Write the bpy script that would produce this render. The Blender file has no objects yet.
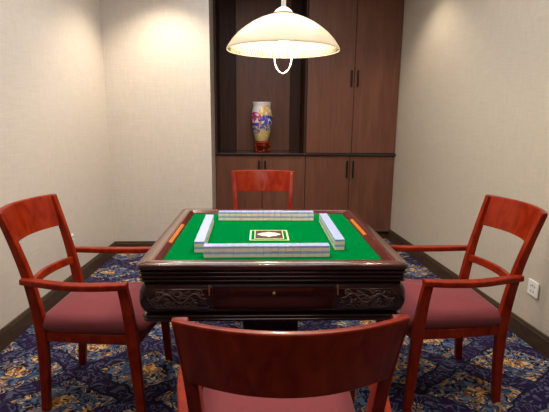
import bpy, bmesh, math, random
from math import sin, cos, pi, radians
from mathutils import Vector, Matrix
random.seed(7)
S = bpy.context.scene
C = S.collection

# ------------------------------------------------------------------ camera
F_PX, PITCH, YAW, ROLL, CAM_H = 437.86, .1981, .0508, .0098, 1.3046
cam = bpy.data.cameras.new('camera'); cam_o = bpy.data.objects.new('camera', cam); C.objects.link(cam_o)
cam.sensor_width = 36; cam.lens = F_PX * 36 / 549; cam.clip_start = .05
cy_, sy_ = cos(YAW), sin(YAW); cp, sp = cos(PITCH), sin(PITCH); cr, sr = cos(ROLL), sin(ROLL)
right = Vector((cy_, -sy_, 0)); fwd0 = Vector((sy_, cy_, 0)); up0 = Vector((0, 0, 1))
fwd = fwd0 * cp - up0 * sp
up1 = fwd0 * sp + up0 * cp
rx_ = right * cr + up1 * sr
up = -right * sr + up1 * cr
M = Matrix((rx_, up, -fwd)).transposed().to_4x4(); M.translation = Vector((0, 0, CAM_H))
cam_o.matrix_world = M
S.camera = cam_o

# ------------------------------------------------------------------ world, lights, exposure
S.view_settings.view_transform = 'Standard'; S.view_settings.look = 'None'
S.view_settings.gamma = 1; S.view_settings.use_curve_mapping = False
S.view_settings.exposure = 0.0
w = bpy.data.worlds.new('world'); S.world = w; w.use_nodes = True
w.node_tree.nodes['Background'].inputs[0].default_value = (1, .93, .85, 1)
w.node_tree.nodes['Background'].inputs[1].default_value = .04

def area(name, loc, size, power, col, size_y=None, target=None):
    l = bpy.data.lights.new(name, 'AREA'); l.energy = power; l.color = col; l.size = size
    if size_y: l.shape = 'RECTANGLE'; l.size_y = size_y
    o = bpy.data.objects.new(name, l); C.objects.link(o); o.location = loc
    if target: o.rotation_euler = (Vector(target) - Vector(loc)).to_track_quat('-Z', 'Y').to_euler()
    return o
area('ceiling_panel_light', (0.05, 2.3, 2.62), 1.7, 60, (1, .985, .98), 2.2)
area('rear_fill_light', (.1, -.5, 2.58), 1.4, 12, (1, .96, .92), .7, (0.1, 2.0, .6))  # added fill from the camera side, brightens the tile fronts; no fixture
def spot(name, loc, target, power, col, ang=80, blend=.6, size=.04):
    l = bpy.data.lights.new(name, 'SPOT'); l.energy = power; l.color = col
    l.spot_size = radians(ang); l.spot_blend = blend; l.shadow_soft_size = size
    o = bpy.data.objects.new(name, l); C.objects.link(o); o.location = loc
    o.rotation_euler = (Vector(target) - Vector(loc)).to_track_quat('-Z', 'Y').to_euler()
DOWNLIGHTS = [(-.75, 3.72), (1.15, 3.75), (-.9, 1.2), (1.1, 1.1)]
for (x, y) in DOWNLIGHTS:
    spot('downlight_beam', (x, y, 2.6), (x, y, 0), (80 if x < 0 else 34) if y > 3 else 36, (1, .86, .68), 110, .7)

# ------------------------------------------------------------------ materials
def nt(name):
    m = bpy.data.materials.new(name); m.use_nodes = True
    t = m.node_tree; return m, t, t.nodes['Principled BSDF'], t.nodes, t.links
def plain(name, col, rough=.5, metal=0, coat=0, spec=.5):
    m, t, b, N, L = nt(name)
    b.inputs['Base Color'].default_value = (*col, 1); b.inputs['Roughness'].default_value = rough
    b.inputs['Metallic'].default_value = metal; b.inputs['Coat Weight'].default_value = coat
    b.inputs['Specular IOR Level'].default_value = spec
    return m
def ramp(N, stops, interp='LINEAR'):
    r = N.new('ShaderNodeValToRGB'); r.color_ramp.interpolation = interp
    e = r.color_ramp.elements
    while len(e) < len(stops): e.new(.5)
    for el, (p, c) in zip(e, stops): el.position = p; el.color = (*c, 1)
    return r
def wood(name, dark, light, rough=.3, scale=(3, 3, 30), coat=.5, axis_scale=1.0, spec=.5, bump=0.0, coat_rough=.12):
    m, t, b, N, L = nt(name)
    tc = N.new('ShaderNodeTexCoord'); mp = N.new('ShaderNodeMapping'); mp.inputs['Scale'].default_value = scale
    n = N.new('ShaderNodeTexNoise'); n.inputs['Scale'].default_value = axis_scale; n.inputs['Detail'].default_value = 6
    n.inputs['Distortion'].default_value = 1.2
    L.new(tc.outputs['Object'], mp.inputs[0]); L.new(mp.outputs[0], n.inputs['Vector'])
    r = ramp(N, [(.3, dark), (.7, light)]); L.new(n.outputs['Fac'], r.inputs[0]); L.new(r.outputs[0], b.inputs['Base Color'])
    b.inputs['Roughness'].default_value = rough; b.inputs['Coat Weight'].default_value = coat
    b.inputs['Coat Roughness'].default_value = coat_rough; b.inputs['Specular IOR Level'].default_value = spec
    if bump:
        bp = N.new('ShaderNodeBump'); bp.inputs['Strength'].default_value = bump; bp.inputs['Distance'].default_value = .002
        L.new(n.outputs['Fac'], bp.inputs['Height']); L.new(bp.outputs[0], b.inputs['Normal'])
    return m
M_CHAIR = wood('cherry_wood', (.150, .005, .0015), (.275, .024, .003), .34, (6, 6, 2.2), .12, 3, spec=.12)
M_TABLE = wood('rosewood', (.012, .003, .003), (.030, .006, .005), .22, (3, 12, 12), .6, 2, coat_rough=.08, spec=.3)
M_CARVE = wood('carved_rosewood_highlights', (.035, .011, .008), (.07, .024, .016), .25, (3, 12, 12), .7, 2, coat_rough=.1)  # lighter than the rosewood: carving highlights put into the colour
M_FRAME = wood('rosewood_frame', (.075, .020, .016), (.13, .038, .028), .22, (4, 4, 12), .8, 3)
M_LIP = wood('rosewood_lip', (.030, .006, .005), (.055, .011, .008), .2, (4, 4, 12), .9, 3, coat_rough=.08)
M_STRIP = plain('brown_strip', (.20, .075, .035), .3, coat=.5)
M_SLOPE = wood('rosewood_slope', (.055, .007, .006), (.10, .014, .010), .2, (4, 4, 12), .9, 3)
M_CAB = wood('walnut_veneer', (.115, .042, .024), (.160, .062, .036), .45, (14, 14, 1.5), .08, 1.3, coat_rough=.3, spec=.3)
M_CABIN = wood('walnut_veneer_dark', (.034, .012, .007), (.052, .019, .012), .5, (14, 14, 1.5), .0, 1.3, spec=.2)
M_LEDGE = plain('ledge_dark', (.03, .018, .016), .25, coat=.3)
M_GAP = plain('black_gap', (.006, .004, .004), .9)
M_HANDLE = plain('dark_bronze', (.03, .022, .02), .35, .8)
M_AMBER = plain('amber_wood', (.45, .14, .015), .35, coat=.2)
M_IVORY = plain('ivory', (.95, .80, .70), .3, coat=.3)
M_BLUE = plain('tile_back_blue', (.38, .47, .85), .3, coat=.3)
M_WHITE = plain('white_plastic', (.85, .83, .79), .35)
M_SLOT = plain('socket_hole', (.05, .05, .05), .6)
M_BRASS = plain('brass', (.40, .22, .08), .35, 1)
M_STEM = plain('white_enamel', (.86, .84, .82), .3)
M_SKIRT = wood('skirting_brown', (.040, .022, .012), (.075, .042, .024), .45, (5, 5, 20), .0, 2, spec=.25)

def fabric(name, c1, c2, sc=300):
    m, t, b, N, L = nt(name)
    tc = N.new('ShaderNodeTexCoord'); n = N.new('ShaderNodeTexNoise'); n.inputs['Scale'].default_value = sc; n.inputs['Detail'].default_value = 3
    L.new(tc.outputs['Object'], n.inputs['Vector'])
    r = ramp(N, [(.35, c1), (.65, c2)]); L.new(n.outputs['Fac'], r.inputs[0]); L.new(r.outputs[0], b.inputs['Base Color'])
    b.inputs['Roughness'].default_value = .85; b.inputs['Sheen Weight'].default_value = .08; b.inputs['Specular IOR Level'].default_value = .2
    bp = N.new('ShaderNodeBump'); bp.inputs['Strength'].default_value = .25; bp.inputs['Distance'].default_value = .001
    L.new(n.outputs['Fac'], bp.inputs['Height']); L.new(bp.outputs[0], b.inputs['Normal'])
    return m
M_SEAT = fabric('seat_fabric', (.165, .030, .036), (.205, .042, .048))
M_FELT = fabric('green_felt', (0.0, .125, .026), (.0, .150, .034), 500)
for k_, v_ in (('Sheen Weight', 0), ('Specular IOR Level', 0)): M_FELT.node_tree.nodes['Principled BSDF'].inputs[k_].default_value = v_

def wallpaper(name, c1, c2):
    m, t, b, N, L = nt(name)
    tc = N.new('ShaderNodeTexCoord')
    mp = N.new('ShaderNodeMapping'); mp.inputs['Scale'].default_value = (60, 60, 5)
    n = N.new('ShaderNodeTexNoise'); n.inputs['Scale'].default_value = 2; n.inputs['Detail'].default_value = 4
    L.new(tc.outputs['Object'], mp.inputs[0]); L.new(mp.outputs[0], n.inputs['Vector'])
    mp2 = N.new('ShaderNodeMapping'); mp2.inputs['Scale'].default_value = (4, 4, 70)
    n2 = N.new('ShaderNodeTexNoise'); n2.inputs['Scale'].default_value = 2; n2.inputs['Detail'].default_value = 4
    L.new(tc.outputs['Object'], mp2.inputs[0]); L.new(mp2.outputs[0], n2.inputs['Vector'])
    ad = N.new('ShaderNodeMath'); ad.operation = 'ADD'; L.new(n.outputs['Fac'], ad.inputs[0]); L.new(n2.outputs['Fac'], ad.inputs[1])
    hf = N.new('ShaderNodeMath'); hf.operation = 'MULTIPLY'; hf.inputs[1].default_value = .5; L.new(ad.outputs[0], hf.inputs[0])
    r = ramp(N, [(.35, c1), (.65, c2)]); L.new(hf.outputs[0], r.inputs[0]); L.new(r.outputs[0], b.inputs['Base Color'])
    b.inputs['Roughness'].default_value = .30
    bp = N.new('ShaderNodeBump'); bp.inputs['Strength'].default_value = .12; bp.inputs['Distance'].default_value = .001
    L.new(hf.outputs[0], bp.inputs['Height']); L.new(bp.outputs[0], b.inputs['Normal'])
    return m
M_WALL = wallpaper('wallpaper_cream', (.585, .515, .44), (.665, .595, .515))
M_WALLR = wallpaper('wallpaper_cream_shaded', (.52, .46, .37), (.60, .53, .43))  # same paper as the cream, the right wall's dimmer light in its colour
M_WALLF = wood('unseen_dark_wall', (.05, .03, .02), (.09, .05, .035), .6, (10, 10, 1.5), 0, 1.3, spec=.2)  # dark finish invented for the unseen wall, cuts reflected haze on the wood
M_CEIL = plain('ceiling_paint', (.80, .78, .74), .8)

def mathn(N, L, op, a, b=None, c=None, clamp=False):
    n = N.new('ShaderNodeMath'); n.operation = op; n.use_clamp = clamp
    for i, v in enumerate((a, b, c)):
        if v is None: continue
        if isinstance(v, (int, float)): n.inputs[i].default_value = v
        else: L.new(v, n.inputs[i])
    return n.outputs[0]
def mixc(N, L, f, a, b):
    n = N.new('ShaderNodeMix'); n.data_type = 'RGBA'
    L.new(f, n.inputs[0])
    for i, v in ((6, a), (7, b)):
        if isinstance(v, tuple): n.inputs[i].default_value = (*v, 1)
        else: L.new(v, n.inputs[i])
    return n.outputs[2]
def carpet():
    m, t, b, N, L = nt('patterned_carpet')
    mm = lambda op, a, b_=None, c=None, clamp=False: mathn(N, L, op, a, b_, c, clamp)
    tc = N.new('ShaderNodeTexCoord')
    wn = N.new('ShaderNodeTexNoise'); wn.inputs['Scale'].default_value = 9; wn.inputs['Detail'].default_value = 2
    L.new(tc.outputs['Object'], wn.inputs['Vector'])
    sub = N.new('ShaderNodeVectorMath'); sub.operation = 'SUBTRACT'; sub.inputs[1].default_value = (.5, .5, .5); L.new(wn.outputs['Color'], sub.inputs[0])
    sc = N.new('ShaderNodeVectorMath'); sc.operation = 'SCALE'; sc.inputs['Scale'].default_value = .09; L.new(sub.outputs[0], sc.inputs[0])
    ad = N.new('ShaderNodeVectorMath'); ad.operation = 'ADD'; L.new(tc.outputs['Object'], ad.inputs[0]); L.new(sc.outputs[0], ad.inputs[1])
    sx = N.new('ShaderNodeSeparateXYZ'); L.new(ad.outputs[0], sx.inputs[0])
    A, B = .66, .50         # full lozenge width / depth
    x = mm('DIVIDE', mm('ADD', sx.outputs[0], 1.22), A); y = mm('DIVIDE', mm('ADD', sx.outputs[1], -2.12), B)
    u = mm('ADD', x, y); v = mm('SUBTRACT', x, y)
    fu = mm('ABSOLUTE', mm('SUBTRACT', mm('FRACT', mm('ADD', u, .5)), .5))     # 0 centre .. .5 edge
    fv = mm('ABSOLUTE', mm('SUBTRACT', mm('FRACT', mm('ADD', v, .5)), .5))
    d = mm('MAXIMUM', fu, fv)
    rr = mm('SQRT', mm('ADD', mm('MULTIPLY', fu, fu), mm('MULTIPLY', fv, fv)))
    def curl(scale, freq, lo, hi, seed, dist=1.2):
        mp = N.new('ShaderNodeMapping'); mp.inputs['Location'].default_value = (seed, seed * 2.3, 0); L.new(tc.outputs['Object'], mp.inputs[0])
        n = N.new('ShaderNodeTexNoise'); n.inputs['Scale'].default_value = scale; n.inputs['Detail'].default_value = 1.2; n.inputs['Distortion'].default_value = dist
        L.new(mp.outputs[0], n.inputs['Vector'])
        f = mm('FRACT', mm('MULTIPLY', n.outputs['Fac'], freq))
        return mm('MULTIPLY', mm('GREATER_THAN', f, lo), mm('LESS_THAN', f, hi))
    cg = curl(13, 5, .0, .26, 3.1); cb = curl(10, 4, .10, .62, 8.7); cl = curl(13, 4, .0, .42, 1.9); cs = curl(13, 5, .0, .26, 5.5)
    ck = curl(12, 5, .0, .30, 12.5); cc = curl(13, 4, .4, .85, 15.1); patch = curl(5, 3, .0, .45, 21.0, .3)
    navy, purple = (.008, .007, .022), (.020, .009, .046)
    slate, lslate, gold, cream, rust = (.085, .125, .215), (.105, .150, .245), (.40, .18, .035), (.66, .44, .20), (.24, .065, .012)
    band = mixc(N, L, cs, purple, (.085, .095, .155))
    field = mixc(N, L, cb, (.040, .062, .130), lslate)
    field = mixc(N, L, ck, field, navy)
    goldc = mixc(N, L, cc, gold, cream)
    nearmid = mm('LESS_THAN', d, .12)
    gz = mm('MULTIPLY', mm('GREATER_THAN', d, .27), mm('LESS_THAN', d, .36))
    gold_on = mm('MULTIPLY', mm('ADD', gz, mm('MULTIPLY', nearmid, 1.0), None, True), cg)
    gold_on = mm('MAXIMUM', gold_on, mm('MULTIPLY', nearmid, cl))
    gold_on = mm('MAXIMUM', gold_on, mm('MULTIPLY', mm('MULTIPLY', cg, patch), .8))
    field = mixc(N, L, mm('MULTIPLY', nearmid, cs), field, rust)
    field = mixc(N, L, gold_on, field, goldc)
    col = mixc(N, L, mm('LESS_THAN', d, .38), band, field)
    edge = mm('MULTIPLY', mm('GREATER_THAN', d, .375), mm('LESS_THAN', d, .40))
    col = mixc(N, L, edge, col, navy)
    L.new(col, b.inputs['Base Color'])
    fn = N.new('ShaderNodeTexNoise'); fn.inputs['Scale'].default_value = 450; L.new(tc.outputs['Object'], fn.inputs['Vector'])
    bp = N.new('ShaderNodeBump'); bp.inputs['Strength'].default_value = .5; bp.inputs['Distance'].default_value = .003
    L.new(fn.outputs['Fac'], bp.inputs['Height']); L.new(bp.outputs[0], b.inputs['Normal'])
    b.inputs['Roughness'].default_value = .95; b.inputs['Specular IOR Level'].default_value = .15
    return m
M_CARPET = carpet()

def vase_mat():
    m, t, b, N, L = nt('painted_porcelain')
    tc = N.new('ShaderNodeTexCoord'); sx = N.new('ShaderNodeSeparateXYZ'); L.new(tc.outputs['Object'], sx.inputs[0])
    mm = lambda op, a, b_=None, c=None, clamp=False: mathn(N, L, op, a, b_, c, clamp)
    def blot(scale, th, seed):
        mp = N.new('ShaderNodeMapping'); mp.inputs['Location'].default_value = (seed, seed, seed); L.new(tc.outputs['Object'], mp.inputs[0])
        n = N.new('ShaderNodeTexNoise'); n.inputs['Scale'].default_value = scale; n.inputs['Detail'].default_value = 3; n.inputs['Distortion'].default_value = .5
        L.new(mp.outputs[0], n.inputs['Vector']); return mm('GREATER_THAN', n.outputs['Fac'], th)
    def ball(cx, cz, r):
        dx = mm('SUBTRACT', sx.outputs[0], cx); dz = mm('SUBTRACT', sx.outputs[2], cz)
        return mm('LESS_THAN', mm('SQRT', mm('ADD', mm('MULTIPLY', dx, dx), mm('MULTIPLY', dz, dz))), r)
    z = sx.outputs[2]
    white = (.78, .75, .72)
    lowz = mm('MULTIPLY', mm('LESS_THAN', z, .20), blot(22, .40, 1.3))
    col = mixc(N, L, lowz, white, (.62, .42, .16))
    yel = mm('MULTIPLY', ball(.045, .31, .075), blot(30, .44, 4.2)); col = mixc(N, L, yel, col, (.75, .45, .12))
    pk = mm('MULTIPLY', ball(-.075, .235, .075), blot(30, .42, 2.2)); col = mixc(N, L, pk, col, (.50, .05, .18))
    bl = mm('MULTIPLY', mm('ADD', ball(.05, .20, .085), ball(-.07, .14, .06), None, True), blot(32, .43, 7.7)); col = mixc(N, L, bl, col, (.05, .07, .42))
    gd = mm('MULTIPLY', mm('LESS_THAN', z, .17), blot(45, .50, 9.7)); col = mixc(N, L, gd, col, (.50, .38, .16))
    L.new(col, b.inputs['Base Color']); b.inputs['Roughness'].default_value = .2; b.inputs['Coat Weight'].default_value = .5
    return m
M_VASE = vase_mat()

def glass_shade():
    m = bpy.data.materials.new('frosted_shade_glass'); m.use_nodes = True
    t = m.node_tree; N = t.nodes; L = t.links; N.clear()
    out = N.new('ShaderNodeOutputMaterial')
    tr = N.new('ShaderNodeBsdfTranslucent'); tr.inputs[0].default_value = (.34, .29, .20, 1)
    df = N.new('ShaderNodeBsdfPrincipled'); df.inputs['Base Color'].default_value = (.68, .62, .50, 1); df.inputs['Roughness'].default_value = .25
    df.inputs['Emission Color'].default_value = (1, .80, .52, 1); df.inputs['Emission Strength'].default_value = .72
    mx = N.new('ShaderNodeMixShader'); mx.inputs[0].default_value = .5
    L.new(tr.outputs[0], mx.inputs[1]); L.new(df.outputs[0], mx.inputs[2]); L.new(mx.outputs[0], out.inputs[0])
    return m
M_SHADE = glass_shade()
def emit(name, col, s):
    m, t, b, N, L = nt(name); b.inputs['Base Color'].default_value = (*col, 1)
    b.inputs['Emission Color'].default_value = (*col, 1); b.inputs['Emission Strength'].default_value = s
    return m
M_RIB = plain('ribbed_glass', (.16, .13, .09), .3)
M_BULB = emit('lit_bulb', (1, .88, .65), 22)
M_DISC = emit('downlight_glow', (1, .85, .65), 6)

# ------------------------------------------------------------------ geometry helpers
def obj(name, bm, mat, parent=None, smooth=False, bevel=0, seg=2, loc=(0, 0, 0)):
    me = bpy.data.meshes.new(name)
    bmesh.ops.recalc_face_normals(bm, faces=bm.faces)
    bm.to_mesh(me); bm.free()
    for mt in (mat if isinstance(mat, (list, tuple)) else [mat]): me.materials.append(mt)
    o = bpy.data.objects.new(name, me); C.objects.link(o); o.location = loc
    if parent: o.parent = parent
    if smooth:
        for p in me.polygons: p.use_smooth = True
    if bevel:
        b = o.modifiers.new('bevel', 'BEVEL'); b.width = bevel; b.segments = seg; b.limit_method = 'ANGLE'; b.angle_limit = radians(35)
        for p in me.polygons: p.use_smooth = True
        me.set_sharp_from_angle(angle=radians(35)) if hasattr(me, 'set_sharp_from_angle') else None
        if not smooth:
            wn = o.modifiers.new('wn', 'WEIGHTED_NORMAL'); wn.keep_sharp = False
    return o
def thing(name, label, cat, loc=(0, 0, 0), rz=0, group=None):
    o = bpy.data.objects.new(name, None); C.objects.link(o); o.location = loc; o.rotation_euler = (0, 0, rz)
    o.empty_display_size = .05
    return tag(o, label, cat, group)
def tag(o, label, cat, group=None):
    o['label'] = label; o['category'] = cat
    if group: o['group'] = group
    return o
def struct(name, bm, mat, **k):
    o = obj(name, bm, mat, **k); o['kind'] = 'structure'; return o
def box(bm, x0, x1, y0, y1, z0, z1, mi=0):
    v = [bm.verts.new(p) for p in [(x0, y0, z0), (x1, y0, z0), (x1, y1, z0), (x0, y1, z0), (x0, y0, z1), (x1, y0, z1), (x1, y1, z1), (x0, y1, z1)]]
    for f in [(0, 3, 2, 1), (4, 5, 6, 7), (0, 1, 5, 4), (1, 2, 6, 5), (2, 3, 7, 6), (3, 0, 4, 7)]:
        fc = bm.faces.new([v[i] for i in f]); fc.material_index = mi
    return v
def B(x0, x1, y0, y1, z0, z1):
    bm = bmesh.new(); box(bm, x0, x1, y0, y1, z0, z1); return bm
def loft(rings, closed_ends=True, bm=None):
    """rings: lists of equal-length point loops."""
    bm = bm or bmesh.new(); vs = [[bm.verts.new(p) for p in r] for r in rings]; n = len(rings[0])
    for a, b in zip(vs, vs[1:]):
        for i in range(n): bm.faces.new((a[i], a[(i + 1) % n], b[(i + 1) % n], b[i]))
    if closed_ends:
        bm.faces.new(vs[0][::-1]); bm.faces.new(vs[-1])
    return bm
def tube(path, r, n=8, bm=None, closed=False):
    bm = bm or bmesh.new(); P = [Vector(p) for p in path]; rings = []
    for i, p in enumerate(P):
        a = P[i - 1] if (i > 0 or closed) else p; b = P[(i + 1) % len(P)] if (i < len(P) - 1 or closed) else p
        t = (b - a).normalized(); ref = Vector((0, 0, 1)) if abs(t.z) < .9 else Vector((1, 0, 0))
        s = t.cross(ref).normalized(); q = s.cross(t)
        rad = r[i] if isinstance(r, (list, tuple)) else r
        rings.append([p + s * rad * cos(2 * pi * k / n) + q * rad * sin(2 * pi * k / n) for k in range(n)])
    if closed: rings.append(rings[0]); return loft(rings, False, bm)
    return loft(rings, True, bm)
def lathe(prof, n=48, bm=None, cap=True):
    rings = [[(r * cos(2 * pi * k / n), r * sin(2 * pi * k / n), z) for k in range(n)] for r, z in prof]
    return loft(rings, cap, bm)
def sweep(path, secs, side):
    """rectangular section swept on a path; secs = (thickness across 'side', thickness other)."""
    P = [Vector(p) for p in path]; rings = []; side = Vector(side).normalized()
    for i, p in enumerate(P):
        a = P[max(0, i - 1)]; b = P[min(len(P) - 1, i + 1)]
        t = (b - a).normalized(); q = side.cross(t).normalized()
        w_, h_ = secs[i] if isinstance(secs, list) else secs
        rings.append([p + side * w_ / 2 + q * h_ / 2, p - side * w_ / 2 + q * h_ / 2, p - side * w_ / 2 - q * h_ / 2, p + side * w_ / 2 - q * h_ / 2])
    return loft(rings)
def catmull(pts, n=5):
    P = [Vector(p) for p in pts]; P = [P[0] * 2 - P[1]] + P + [P[-1] * 2 - P[-2]]; out = []
    for i in range(1, len(P) - 2):
        for k in range(n):
            t = k / n; a, b, c, d = P[i - 1:i + 3]
            out.append(.5 * ((2 * b) + (c - a) * t + (2 * a - 5 * b + 4 * c - d) * t * t + (3 * b - a - 3 * c + d) * t ** 3))
    out.append(P[-2]); return out

# ------------------------------------------------------------------ room shell
HC = 2.65
YB, YC, YF = 5.07, 4.17, -2.6
XL_B, XR_B = -1.335, 1.511
def xl(y): return XL_B - .0507 * (YC - y)       # slightly flared side walls
def xr(y): return XR_B + .0600 * (4.63 - y)
struct('floor', B(-2.2, 2.4, YF - .3, YB + .2, -.1, 0), M_CARPET)
struct('ceiling', B(-2.2, 2.4, YF - .3, YB + .2, HC, HC + .1), M_CEIL)
def quadwall(name, pts, mat, th=.12):
    """extrude a plan polygon to the full height"""
    bm = bmesh.new(); lo = [bm.verts.new((x, y, 0)) for x, y in pts]; hi = [bm.verts.new((x, y, HC)) for x, y in pts]; n = len(pts)
    bm.faces.new(lo[::-1]); bm.faces.new(hi)
    for i in range(n): bm.faces.new((lo[i], lo[(i + 1) % n], hi[(i + 1) % n], hi[i]))
    return struct(name, bm, mat)
quadwall('wall_left', [(xl(YF), YF), (xl(YC), YC), (xl(YC) - .15, YC), (xl(YF) - .15, YF)], M_WALL)
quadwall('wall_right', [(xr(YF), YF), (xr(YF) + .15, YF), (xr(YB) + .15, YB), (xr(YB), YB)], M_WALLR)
quadwall('wall_front', [(-2.1, YF - .12), (2.3, YF - .12), (2.3, YF), (-2.1, YF)], M_WALLF)
quadwall('wall_back', [(XL_B - .15, YC), (-.388, YC), (-.388, YB), (XL_B - .15, YB)], M_WALL)
quadwall('wall_recess', [(-.6, YB), (1.7, YB), (1.7, YB + .1), (-.6, YB + .1)], M_WALL)
def skirting(name, a, b, nrm, h=.118, th=.014):
    a = Vector((*a, 0)); b = Vector((*b, 0)); n_ = Vector((*nrm, 0)).normalized()
    prof = [(0, 0), (th, 0), (th, h - .022), (th * .7, h - .016), (th * .7, h - .006), (th * .3, h), (0, h)]
    return struct(name, loft([[p + n_ * o + Vector((0, 0, z)) for o, z in prof] for p in (a, b)]), M_SKIRT)
skirting('baseboard_left', (xl(YF), YF), (xl(YC), YC), (1, .05))
skirting('baseboard_right', (xr(YF), YF), (xr(4.63), 4.63), (-1, -.06))
skirting('baseboard_back', (XL_B, YC), (-.388, YC), (0, -1))
skirting('baseboard_front', (-1.7, YF), (1.95, YF), (0, 1))

# recessed downlights of the ceiling
for i, (x, y) in enumerate(DOWNLIGHTS):
    where = ['near the cream back wall', 'in front of the tall wardrobe doors', 'on the left near the camera', 'on the right near the camera'][i]
    d = thing('downlight', 'round recessed ceiling downlight ' + where, 'ceiling light', (x, y, HC))
    obj('trim_ring', lathe([(.036, -.001), (.052, -.001), (.052, -.010), (.048, -.013), (.038, -.013), (.036, -.001)], 32, cap=False), M_STEM, d, True)
    obj('lamp_disc', lathe([(.036, -.002), (.036, -.004)], 32), M_DISC, d)

# ------------------------------------------------------------------ built-in cabinets
CX0, CX1, CM = -.386, 1.508, .556
CY = 4.60; ZL = .945
def handle(parent, x, z0, z1, y):
    bm = B(x - .009, x + .009, y - .020, y - .012, z0, z1)
    box(bm, x - .005, x + .005, y - .012, y + .002, z0 + .02, z0 + .03); box(bm, x - .005, x + .005, y - .012, y + .002, z1 - .03, z1 - .02)
    return obj('handle', bm, M_HANDLE, parent, bevel=.002)
def cabinet(name, label, cat, x0, x1, z0, z1, split, hz, y0=CY, toe=0):
    t = thing(name, label, cat, ((x0 + x1) / 2, y0, z0)); ox, oz = (x0 + x1) / 2, z0
    g = .002
    bm = B(x0 + g - ox, x1 - g - ox, .022, .45, toe, z1 - oz - g)
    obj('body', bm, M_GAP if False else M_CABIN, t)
    if toe: obj('toe_kick', B(x0 + g - ox, x1 - g - ox, .05, .44, .001, toe - .001), M_SKIRT, t)
    for s, (a, b) in enumerate(((x0, split), (split, x1))):
        d = obj('door', B(a + .003 - ox, b - .003 - ox, 0, .020, toe + .004, z1 - oz - .006), M_CAB, t, bevel=.0015)
        hx = split - .032 if s == 0 else split + .032
        handle(d, hx - ox, hz[0] - oz, hz[1] - oz, 0)
    return t
ZW = ZL - .022
cabinet('lower_cabinet', 'brown two-door lower cabinet behind the far chair, under the vase niche', 'cabinet', CX0, CM, 0, ZW, .098, (.70, .87), toe=.09)
cabinet('lower_cabinet', 'brown two-door lower cabinet at the right wall, under the tall wardrobe doors', 'cabinet', CM, CX1, 0, ZW, 1.030, (.69, .87), toe=.09)
cabinet('tall_wardrobe', 'tall brown two-door wardrobe cabinet in the right corner above the ledge', 'cabinet', CM, CX1, ZL + .001, HC - .004, 1.040, (1.63, 1.79))
o = obj('ledge_shelf', B(CX0 + .001, CX1 + .004, CY - .022, CY + .45, ZW + .001, ZL), M_LEDGE, bevel=.003)
tag(o, 'long dark horizontal ledge board between the lower and upper cabinets', 'shelf')
n = thing('display_niche', 'open dark wood display niche holding the flowered vase', 'shelf unit', (CX0, CY, ZL))
wN = CM - CX0; hN = HC - ZL - .004
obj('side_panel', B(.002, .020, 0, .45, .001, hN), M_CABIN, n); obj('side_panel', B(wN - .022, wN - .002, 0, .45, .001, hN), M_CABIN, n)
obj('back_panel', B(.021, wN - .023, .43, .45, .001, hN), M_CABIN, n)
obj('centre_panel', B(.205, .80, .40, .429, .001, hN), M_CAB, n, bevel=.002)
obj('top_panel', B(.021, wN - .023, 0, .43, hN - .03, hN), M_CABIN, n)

# vase on its stand
VX, VY = .098, 4.80
st = thing('vase_stand', 'small carved reddish wood stand under the flowered vase', 'stand', (VX, VY, ZL))
obj('top_plate', lathe([(.060, .085), (.082, .087), (.088, .095), (.086, .106), (.076, .110), (.045, .110)], 40), M_CHAIR, st, True)
obj('base_ring', tube([(.070 * cos(a * pi / 16), .070 * sin(a * pi / 16), .008) for a in range(32)], .008, 8, closed=True), M_CHAIR, st, True)
for k in range(5):
    a = k * 2 * pi / 5 - pi / 2 + .3; ca, sa = cos(a), sin(a)
    p = catmull([(.066 * ca, .066 * sa, .088), (.086 * ca, .086 * sa, .070), (.070 * ca, .070 * sa, .035), (.080 * ca, .080 * sa, .004)], 4)
    obj('leg', tube(p, [.011 + .004 * (1 - abs(i / (len(p) - 1) - .4)) for i in range(len(p))], 8), M_CHAIR, st, True)
obj('apron', lathe([(.066, .062), (.072, .060), (.074, .086), (.066, .086), (.066, .062)], 32, cap=False), M_CHAIR, st, True)
v = obj('porcelain_vase', lathe([(.040, .004), (.064, .0), (.070, .006), (.078, .04), (.098, .11), (.114, .20), (.116, .25), (.108, .31), (.098, .355), (.094, .375), (.098, .40), (.104, .412), (.099, .415), (.090, .400), (.087, .37), (.10, .30), (.09, .10), (.03, .02)], 56), M_VASE, smooth=True, loc=(VX, VY, ZL + .111))
tag(v, 'white porcelain vase painted with pink, blue and yellow flowers in the niche', 'vase')

# ------------------------------------------------------------------ wall sockets
def outlet(label, x, y, z, rz, w_=.088, h_=.088):
    t = thing('wall_outlet', label, 'outlet', (x, y, z), rz)
    p = obj('face_plate', B(-w_ / 2, w_ / 2, -.009, 0, -h_ / 2, h_ / 2), M_WHITE, t, bevel=.003)
    bm = bmesh.new()
    for a in ((-.017, .012), (.017, .012), (0, .018), (-.012, -.018), (.012, -.018)):
        box(bm, a[0] - .002, a[0] + .002, -.0105, -.0085, a[1] - .006, a[1] + .006)
    obj('socket_holes', bm, M_SLOT, p)
ay = 2.345
outlet('white wall socket low on the right wall behind the right chair', xr(ay) - .0005, ay, .340, -pi / 2 - .06 , .10, .092)
outlet('small white wall socket on the left wall behind the left chair', xl(3.29) + .0005, 3.29, .385, pi / 2 + .05, .07, .075)

# ------------------------------------------------------------------ mahjong table
TX, TY, TR, TZ = .0865, 2.0391, -.0149, .7777
tb = thing('mahjong_table', 'square dark rosewood mahjong table with carved apron and green playing top', 'table', (TX, TY, 0), TR)
def sq(h, z, r=.02, n=4):
    pts = []
    for k, (sx_, sy2) in enumerate(((1, 1), (-1, 1), (-1, -1), (1, -1))):
        for i in range(n + 1):
            a = k * pi / 2 + i * pi / 2 / n
            pts.append(((h - r) * sx_ + r * cos(a), (h - r) * sy2 + r * sin(a), z))
    return pts
IN = .427
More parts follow.
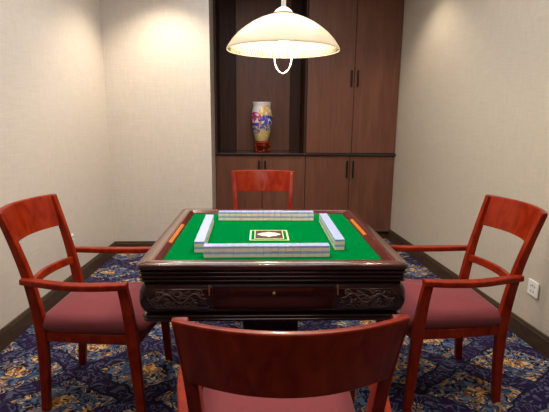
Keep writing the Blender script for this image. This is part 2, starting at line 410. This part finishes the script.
# top frame (outer flat, rounded lip)
obj('top_frame', loft([sq(IN + .030, TZ - .012, .004), sq(IN + .030, TZ - .001, .004), sq(IN + .032, TZ, .004), sq(.498, TZ, .02), sq(.4985, TZ - .004, .02)], False), M_FRAME, tb, True)
obj('frame_lip', loft([sq(.4986, TZ - .004, .02), sq(.4986, TZ - .0004, .02), sq(.503, TZ - .003, .02), sq(.506, TZ - .008, .02), sq(.506, TZ - .016, .02), sq(.501, TZ - .025, .02), sq(.486, TZ - .027, .02)], False), M_LIP, tb, True)
obj('inner_bevel', loft([sq(IN - .004, TZ - .020, .003), sq(IN, TZ - .010, .003), sq(IN + .026, TZ - .001, .003), sq(IN + .0295, TZ - .001, .003), sq(IN + .0295, TZ - .02, .003)], False), M_SLOPE, tb)
ap = [(0.4660, .7500), (0.4880, .7500), (0.5010, .7470), (0.5030, .7420), (0.4990, .7370), (0.4900, .7350), (0.4900, .7330), (0.5000, .7305), (0.5020, .7250), (0.4980, .7200), (0.4900, .7180), (0.4900, .7160), (0.4990, .7135), (0.5000, .7100), (0.4960, .7060), (0.4740, .7040)]
obj('ridge_moulding', loft([sq(h, z, .018) for h, z in ap], False), M_TABLE, tb, True)
pn = [(.470, .7040), (.486, .700), (.496, .685), (.5015, .665), (.503, .642), (.5015, .616), (.495, .594), (.484, .578), (.470, .573)]
obj('apron_panel', loft([sq(h, z, .02) for h, z in pn], False), M_TABLE, tb, True)
bm_ = [(.470, .5740), (.490, .573), (.495, .569), (.495, .564), (.488, .561), (.486, .558), (.492, .555), (.493, .550), (.488, .545), (.470, .542), (.30, .540)]
obj('base_moulding', loft([sq(h, z, .018) for h, z in bm_], True), M_TABLE, tb, True)
obj('felt_top', loft([sq(IN + .001, TZ - .030, .003), sq(IN + .001, TZ - .0155, .003), sq(IN - .003, TZ - .0150, .003)]), M_FELT, tb)
FZ = TZ - .015
def px(z):   # bulge of the panel at a height
    for (h0, z0), (h1, z1) in zip(pn, pn[1:]):
        if z1 <= z <= z0: return h1 + (h0 - h1) * (z - z1) / (z0 - z1)
    return .48
def spiral(cx_, cz_, r0, turns, flip, a0, n=22):
    return [(cx_ + flip * r0 * (1 - i / n * .85) * cos(a0 + turns * 2 * pi * i / n), cz_ + r0 * (1 - i / n * .85) * sin(a0 + turns * 2 * pi * i / n)) for i in range(n + 1)]
random.seed(3)
def carving(sgn):
    """scrolling dragon and cloud relief, mirrored left and right of the drawer"""
    curves = []
    body_pts = [(i / 30 * .165 - .0825, .020 * sin(i / 30 * pi * 3.2) * (1 - .2 * i / 30)) for i in range(31)]
    curves.append((body_pts, .0042))
    for cx_, cz_, r0, fl, a0 in [(-.075, .022, .014, 1, 0), (-.055, -.020, .016, -1, 1), (-.030, .020, .013, 1, 2), (-.005, -.022, .016, 1, 3), (.020, .024, .013, -1, 0), (.045, -.018, .017, 1, 1), (.070, .018, .015, -1, 2.5), (.085, -.018, .012, 1, 0), (-.092, -.006, .013, 1, 4), (.0, .004, .010, 1, 2)]:
        curves.append((spiral(cx_, cz_, r0, 1.4, fl, a0), .0026))
    for k in range(34):
        x_ = random.uniform(-.095, .08); z_ = random.uniform(-.033, .028)
        curves.append(([(x_ + .006 * j, z_ + .004 * sin(j * 1.1 + k)) for j in range(6)], .0020))
    # cartouche outline with pointed end
    curves.append(([(-.100, .030), (-.106, .036), (.090, .036), (.098, .030), (.118, .004), (.098, -.030), (.088, -.038), (-.104, -.038), (-.110, -.028)], .0022))
    bm = bmesh.new()
    for pts, r in curves:
        P3 = [(sgn * (x_ - .0) * -1, -px(.642 + z_) + .0004, .642 + z_) for x_, z_ in pts]
        tube(P3, r, 6, bm)
    return bm
for k in range(4):
    side = Matrix.Rotation(k * pi / 2, 4, 'Z')
    for s in (-1, 1):
        bm = carving(-s); bmesh.ops.translate(bm, verts=bm.verts, vec=(s * .352, 0, 0)); bmesh.ops.transform(bm, matrix=side, verts=bm.verts)
        obj('carved_relief', bm, M_CARVE, tb, True)
    # drawer front between the two carvings
    pts = [(-.0025 - px(z), z) for z in (.690, .675, .660, .642, .625, .610, .598)]
    rings = []
    for x_ in (-.232, -.226, .226, .232):
        e = .0 if abs(x_) < .23 else .0035
        rings.append([(x_, y_ + e, z) for y_, z in pts] + [(x_, -.47, .598), (x_, -.47, .690)])
    bm = loft(rings); bmesh.ops.transform(bm, matrix=side, verts=bm.verts)
    dr = obj('drawer', bm, M_TABLE, tb, bevel=.0012)
    for s in (-1, 1):
        bm = B(s * .240 - .003, s * .240 + .003, -.5045, -.480, .655, .694); bmesh.ops.transform(bm, matrix=side, verts=bm.verts)
        obj('divider_strip', bm, M_STRIP, tb, bevel=.001)
    bm = lathe([(.003, 0), (.003, .008), (.006, .010), (.007, .014), (.004, .018)], 16)
    bmesh.ops.rotate(bm, verts=bm.verts, cent=(0, 0, 0), matrix=Matrix.Rotation(pi / 2, 3, 'X'))
    bmesh.ops.translate(bm, verts=bm.verts, vec=(0, -.504, .668)); bmesh.ops.transform(bm, matrix=side, verts=bm.verts)
    obj('knob', bm, M_BRASS, dr, True)
# amber strips let into the left and right bevels
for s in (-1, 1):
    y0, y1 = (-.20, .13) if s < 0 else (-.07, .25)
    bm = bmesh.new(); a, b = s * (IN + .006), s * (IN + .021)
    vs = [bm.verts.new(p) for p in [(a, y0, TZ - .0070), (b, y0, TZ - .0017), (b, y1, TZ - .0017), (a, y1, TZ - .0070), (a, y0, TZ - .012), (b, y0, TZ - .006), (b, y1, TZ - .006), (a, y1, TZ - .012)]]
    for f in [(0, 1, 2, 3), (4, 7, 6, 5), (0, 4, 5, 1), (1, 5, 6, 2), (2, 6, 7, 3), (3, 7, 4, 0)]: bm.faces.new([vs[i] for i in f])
    q = obj('amber_strip', bm, M_AMBER, tb); q['label'] = 'amber wooden strip on the inner bevel'
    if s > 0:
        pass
# printed emblem and border on the felt
def frame_rect(bm, x0, x1, y0, y1, t, z):
    box(bm, x0, x1, y0, y0 + t, FZ, z); box(bm, x0, x1, y1 - t, y1, FZ, z); box(bm, x0, x0 + t, y0 + t, y1 - t, FZ, z); box(bm, x1 - t, x1, y0 + t, y1 - t, FZ, z)
ex, ey = -.009, -.040
M_PRINT = plain('cream_print', (.78, .70, .42), .7); M_PBRN = plain('brown_print', (.05, .02, .014), .7); M_PCR = plain('pale_print', (.85, .78, .62), .7)
bm = bmesh.new(); frame_rect(bm, ex - .090, ex + .090, ey - .090, ey + .090, .007, FZ + .0006)
e1 = obj('centre_emblem', bm, M_PRINT, tb)
bm = bmesh.new(); box(bm, ex - .062, ex + .062, ey - .058, ey + .080, FZ, FZ + .0006); frame_rect(bm, ex - .067, ex + .067, ey - .063, ey + .085, .005, FZ + .0008)
for f in bm.faces: f.material_index = 0 if f.calc_center_median().z < 10 else 0
e2 = obj('emblem_panel', bm, M_PBRN, e1)
bm = bmesh.new(); frame_rect(bm, ex - .068, ex + .068, ey - .064, ey + .086, .004, FZ + .0010); obj('emblem_border', bm, M_PRINT, e1)
bm = bmesh.new(); ring = []
for k in range(64):
    a = 2 * pi * k / 64; r = .030 + .022 * abs(cos(a)) ** 3 + .012 * abs(sin(a)) ** 6 + .003 * cos(8 * a)
    ring.append((ex + r * cos(a), ey + .011 + r * sin(a) * .95))
loft([[(x_, y_, FZ) for x_, y_ in ring], [(x_, y_, FZ + .0012) for x_, y_ in ring]], True, bm); obj('emblem_flower', bm, M_PCR, e1)
# central machine column that carries the table
obj('machine_column', loft([[(h * a, h * b, z) for a, b in ((1, 1), (-1, 1), (-1, -1), (1, -1))] for z, h in [(.5395, .24), (.47, .23), (.43, .130), (.09, .130), (.06, .24), (.0, .25)]]), M_TABLE, tb, bevel=.008)

# ------------------------------------------------------------------ mahjong tiles: four walls, two tiers of seventeen
TW, TL, TH = .0292, .041, .0235
bm = B(-TW / 2 + .0001, TW / 2 - .0001, -TL / 2, TL / 2, 0, TH * .58)
tile0 = obj('mahjong_tile', bm, M_IVORY)
bk0 = obj('tile_back', B(-TW / 2 + .0001, TW / 2 - .0001, -TL / 2, TL / 2, TH * .58, TH - .0003), M_BLUE, tile0)
for o_ in (tile0, bk0):
    b = o_.modifiers.new('bevel', 'BEVEL'); b.width = .0009; b.segments = 2
first = [True]
def tile(loc, rz, label, group):
    if first[0]: o_ = tile0; first[0] = False
    else:
        o_ = tile0.copy(); C.objects.link(o_); c_ = bk0.copy(); C.objects.link(c_); c_.parent = o_
    o_.location = loc; o_.rotation_euler = (0, 0, rz); tag(o_, label, 'mahjong tile', group)
def T(x, y):  # table frame
    return TX + x * cos(TR) - y * sin(TR), TY + x * sin(TR) + y * cos(TR)
walls = [('the wall nearest the camera', (-.193, 1.679), (.307, 1.682)), ('the wall by the far chair', (-.183, 2.318), (.330, 2.312)),
         ('the left-hand wall', (-.217, 1.728), (-.222, 2.235)), ('the right-hand wall', (.365, 1.752), (.374, 2.262))]
ends = [('left end', 'right end'), ('left end', 'right end'), ('near end', 'far end'), ('near end', 'far end')]
for wi, (wn_, a, b) in enumerate(walls):
    a = Vector(a); b = Vector(b); d = (b - a); rz = math.atan2(d.y, d.x); u_ = d / 17
    for tier in (0, 1):
        tn = ('bottom', 'top')[tier]
        for i in range(17):
            p = a + u_ * (i + .5)
            jit = random.uniform(-.0006, .0006)
            n2 = Vector((-u_.y, u_.x)).normalized() * jit
            if i in (0, 16):
                lab = f'face-down mahjong tile, {tn} tier, {ends[wi][0 if i == 0 else 1]} of {wn_}'; g = None
                lab = ' '.join(lab.split())
            else:
                lab = f'face-down mahjong tile inside {tn} tier of {wn_}'; g = f'{tn} tier tiles of {wn_}'
            tile((p.x + n2.x, p.y + n2.y, FZ + .0004 + tier * (TH + .0001)), rz, lab, g or f'{tn} tier tiles of {wn_}')

# ------------------------------------------------------------------ armchairs (local +x is forward)
def make_chair():
    t = thing('armchair', 'x', 'chair')
    HB, WB = .920, .236
    # rear posts: floor to top rail
    for s in (-1, 1):
        p = catmull([(-.228, s * .190, 0), (-.214, s * .194, .22), (-.213, s * .197, .42), (-.243, s * .200, .62), (-.280, s * .207, .77), (-.322, s * .219, .915)], 5)
        n_ = len(p); secs = []
        for i, q in enumerate(p):
            z = q.z; dpt = .034 + .014 * min(1, z / .42) if z < .42 else .048 - .022 * (z - .42) / .5
            secs.append((.030, dpt))
        obj('rear_post', sweep(p, secs, (0, 1, 0)), M_CHAIR, t, bevel=.004)
    # curved top rail
    def xc(b, z, bow): return -.322 + (.92 - z) * .25 - bow * (1 - (b / .216) ** 2)
    rings = []
    for k in range(21):
        f_ = -1 + 2 * k / 20
        bow = .064
        r = []
        wz = lambda z: WB - .024 * (.92 - z) / .17
        for z, th in [(.764, .0), (.840, .0), (.912, .0), (.9195, .003)]:
            r.append((xc(.216 * abs(f_), z, bow) + .011 - th, f_ * wz(z), z))
        for z, th in [(.9195, .003), (.912, .0), (.840, .0), (.764, .0)]:
            r.append((xc(.216 * abs(f_), z, bow) - .011 + th, f_ * wz(z), z))
        rings.append(r)
    obj('top_rail', loft(rings), M_CHAIR, t, bevel=.003)
    # lower back rail
    rings = []
    for k in range(17):
        b = -.192 + .384 * k / 16; x_ = -.240 - .045 * (1 - (b / .192) ** 2)
        rings.append([(x_ + .016, b, .567), (x_ + .013, b, .603), (x_ - .007, b, .603), (x_ - .005, b, .567)])
    obj('lower_back_rail', loft(rings), M_CHAIR, t, bevel=.003)
    # front legs run up to carry the arms
    for s in (-1, 1):
        p = catmull([(.222, s * .248, 0), (.210, s * .250, .20), (.200, s * .2515, .38), (.186, s * .253, .52), (.172, s * .254, .612)], 5)
        secs = [(.030, .034 + .016 * min(1, q.z / .36) - (.010 * (q.z - .36) / .25 if q.z > .36 else 0)) for q in p]
        obj('front_leg', sweep(p, secs, (0, 1, 0)), M_CHAIR, t, bevel=.004)
        # arm
        p = catmull([(-.262, s * .226, .628), (-.17, s * .240, .623), (-.05, s * .256, .617), (.08, s * .259, .617), (.192, s * .256, .622)], 6)
        n_ = len(p); secs = [(.030 + .014 * min(1, i / (n_ * .4)), .026) for i in range(n_)]
        obj('armrest', sweep(p, secs, (0, 1, 0)), M_CHAIR, t, bevel=.006, seg=3)
    # seat frame: four rails in one ring
    def ringpts(z, o=0):
        out = [(-.205 - o, -.205 - o), (.0, -.228 - o), (.195, -.238 - o), (.222 + o, -.225 - o), (.236 + o, -.12), (.240 + o, 0), (.236 + o, .12), (.222 + o, .225 + o), (.195, .238 + o), (.0, .228 + o), (-.205 - o, .205 + o)]
        return [(x_, y_, z) for x_, y_ in out]
    obj('seat_frame', loft([ringpts(.345), ringpts(.392)]), M_CHAIR, t, bevel=.004)
    # upholstered cushion
    def cush(z, o, c=0):
        pts = []
        n = 48
        for k in range(n):
            a = 2 * pi * k / n; ca, sa = cos(a), sin(a); e = .22
            x_ = abs(ca) ** e * (1 if ca > 0 else -1); y_ = abs(sa) ** e * (1 if sa > 0 else -1)
            X = x_ * (.236 + o) + .022; half = .212 + .026 * (x_ * .5 + .5)
            if x_ > .9: X += .018 * (1 - y_ * y_)
            pts.append((X, y_ * (half + o), z))
        return pts
    rings = [cush(.3925, -.004), cush(.400, .004), cush(.415, .009), cush(.432, .009), cush(.446, .002), cush(.456, -.012), cush(.464, -.035)]
    rings += [[(.022 + (x_ - .022) * f, y_ * f, z) for x_, y_, _ in cush(0, -.035)] for f, z in ((.8, .472), (.6, .478), (.35, .482), (.12, .484))]
    obj('seat_cushion', loft(rings), M_SEAT, t, True)
    return t
chair0 = make_chair()
chairs = [(-.6943, 1.9903, -.0471, 'cherry wood armchair with maroon seat left of the table, by the left wall'),
          (.9212, 1.9913, 3.1446, 'cherry wood armchair with maroon seat right of the table, by the wall socket'),
          (.0770, 1.1236, 1.572, 'cherry wood armchair nearest the camera, seen from behind its curved back'),
          (.0679, 2.9281, -1.5979, 'cherry wood armchair at the far side of the table in front of the cabinets')]
for i, (x, y, rz, lab) in enumerate(chairs):
    if i == 0: t = chair0
    else:
        t = chair0.copy(); C.objects.link(t)
        for ch in list(chair0.children):
            c_ = ch.copy(); C.objects.link(c_); c_.parent = t
    t.location = (x, y, 0); t.rotation_euler = (0, 0, rz); tag(t, lab, 'chair', 'armchairs around the mahjong table')

# ------------------------------------------------------------------ pendant lamp
LX, LY, LZ = .135, 2.04, 1.605
lp = thing('pendant_lamp', 'white glass dome pendant lamp glowing above the table', 'lamp', (LX, LY, LZ))
SP = [(.250, 0), (.243, .012), (.226, .036), (.202, .062), (.172, .086), (.140, .107), (.106, .124), (.072, .137), (.036, .146)]
def SH(t):
    q = t * (len(SP) - 1); i = min(int(q), len(SP) - 2); f = q - i
    return SP[i][0] * (1 - f) + SP[i + 1][0] * f, SP[i][1] * (1 - f) + SP[i + 1][1] * f
prof = []
for i in range(22):
    prof.append(SH(i / 21))
prof = [(r, z) for r, z in prof if r > .03] + [(.030, .147)]
bm = bmesh.new(); n = 96
rings = []
for r, z in prof: rings.append([(r * cos(2 * pi * k / n), r * sin(2 * pi * k / n), z) for k in range(n)])
rings = rings[::-1]
rings.append([((.251 + .0) * cos(2 * pi * k / n), .251 * sin(2 * pi * k / n), -.006) for k in range(n)])
for r, z in ((.2470, -.007),): rings.append([(r * cos(2 * pi * k / n), r * sin(2 * pi * k / n), z) for k in range(n)])
for r, z in prof: rings.append([((r - .004) * cos(2 * pi * k / n), (r - .004) * sin(2 * pi * k / n), z - .003) for k in range(n)])
loft(rings, False, bm); obj('glass_shade', bm, M_SHADE, lp, True)
# ribbed band just inside the rim
bm = bmesh.new()
for k in range(120):
    a = 2 * pi * k / 120; ca, sa = cos(a), sin(a)
    tube([(.2455 * ca, .2455 * sa, -.004), (.2370 * ca, .2370 * sa, .012), (.2270 * ca, .2270 * sa, .026)], .0024, 5, bm)
obj('ribbed_rim', bm, M_RIB, lp, True)
obj('collar', lathe([(.010, .176), (.020, .172), (.034, .162), (.042, .152), (.044, .147), (.030, .146)], 40), M_STEM, lp, True)
obj('collar_ring', tube([(.043 * cos(a * pi / 20), .043 * sin(a * pi / 20), .147) for a in range(40)], .003, 6, closed=True), M_BRASS, lp, True)
obj('stem', lathe([(.0105, .170), (.0105, .40), (.007, .405), (.007, HC - LZ - .04)], 20), M_STEM, lp, True)
obj('ceiling_rose', lathe([(.008, HC - LZ - .055), (.030, HC - LZ - .045), (.055, HC - LZ - .015), (.058, HC - LZ)], 32), M_STEM, lp, True)
obj('lamp_holder', lathe([(.020, .145), (.020, .105), (.016, .100)], 24), M_STEM, lp, True)
bl = obj('bulb', lathe([(.012, .102), (.016, .090), (.030, .068), (.033, .050), (.028, .034), (.014, .024), (.003, .022)], 28), M_BULB, lp, True)
p = catmull([(-.040, 0, .02), (-.040, 0, -.030), (-.034, 0, -.070), (-.018, 0, -.096), (0, 0, -.103), (.018, 0, -.096), (.034, 0, -.070), (.040, 0, -.030), (.040, 0, .02), (.03, 0, .06), (.018, 0, .11)], 5)
obj('pull_handle', tube(p, .0032, 8), M_STEM, lp, True)
l = bpy.data.lights.new('pendant_light', 'POINT'); l.energy = 18; l.color = (1, .82, .56); l.shadow_soft_size = .035
lo = bpy.data.objects.new('pendant_light', l); C.objects.link(lo); lo.location = (LX, LY, LZ + .0)
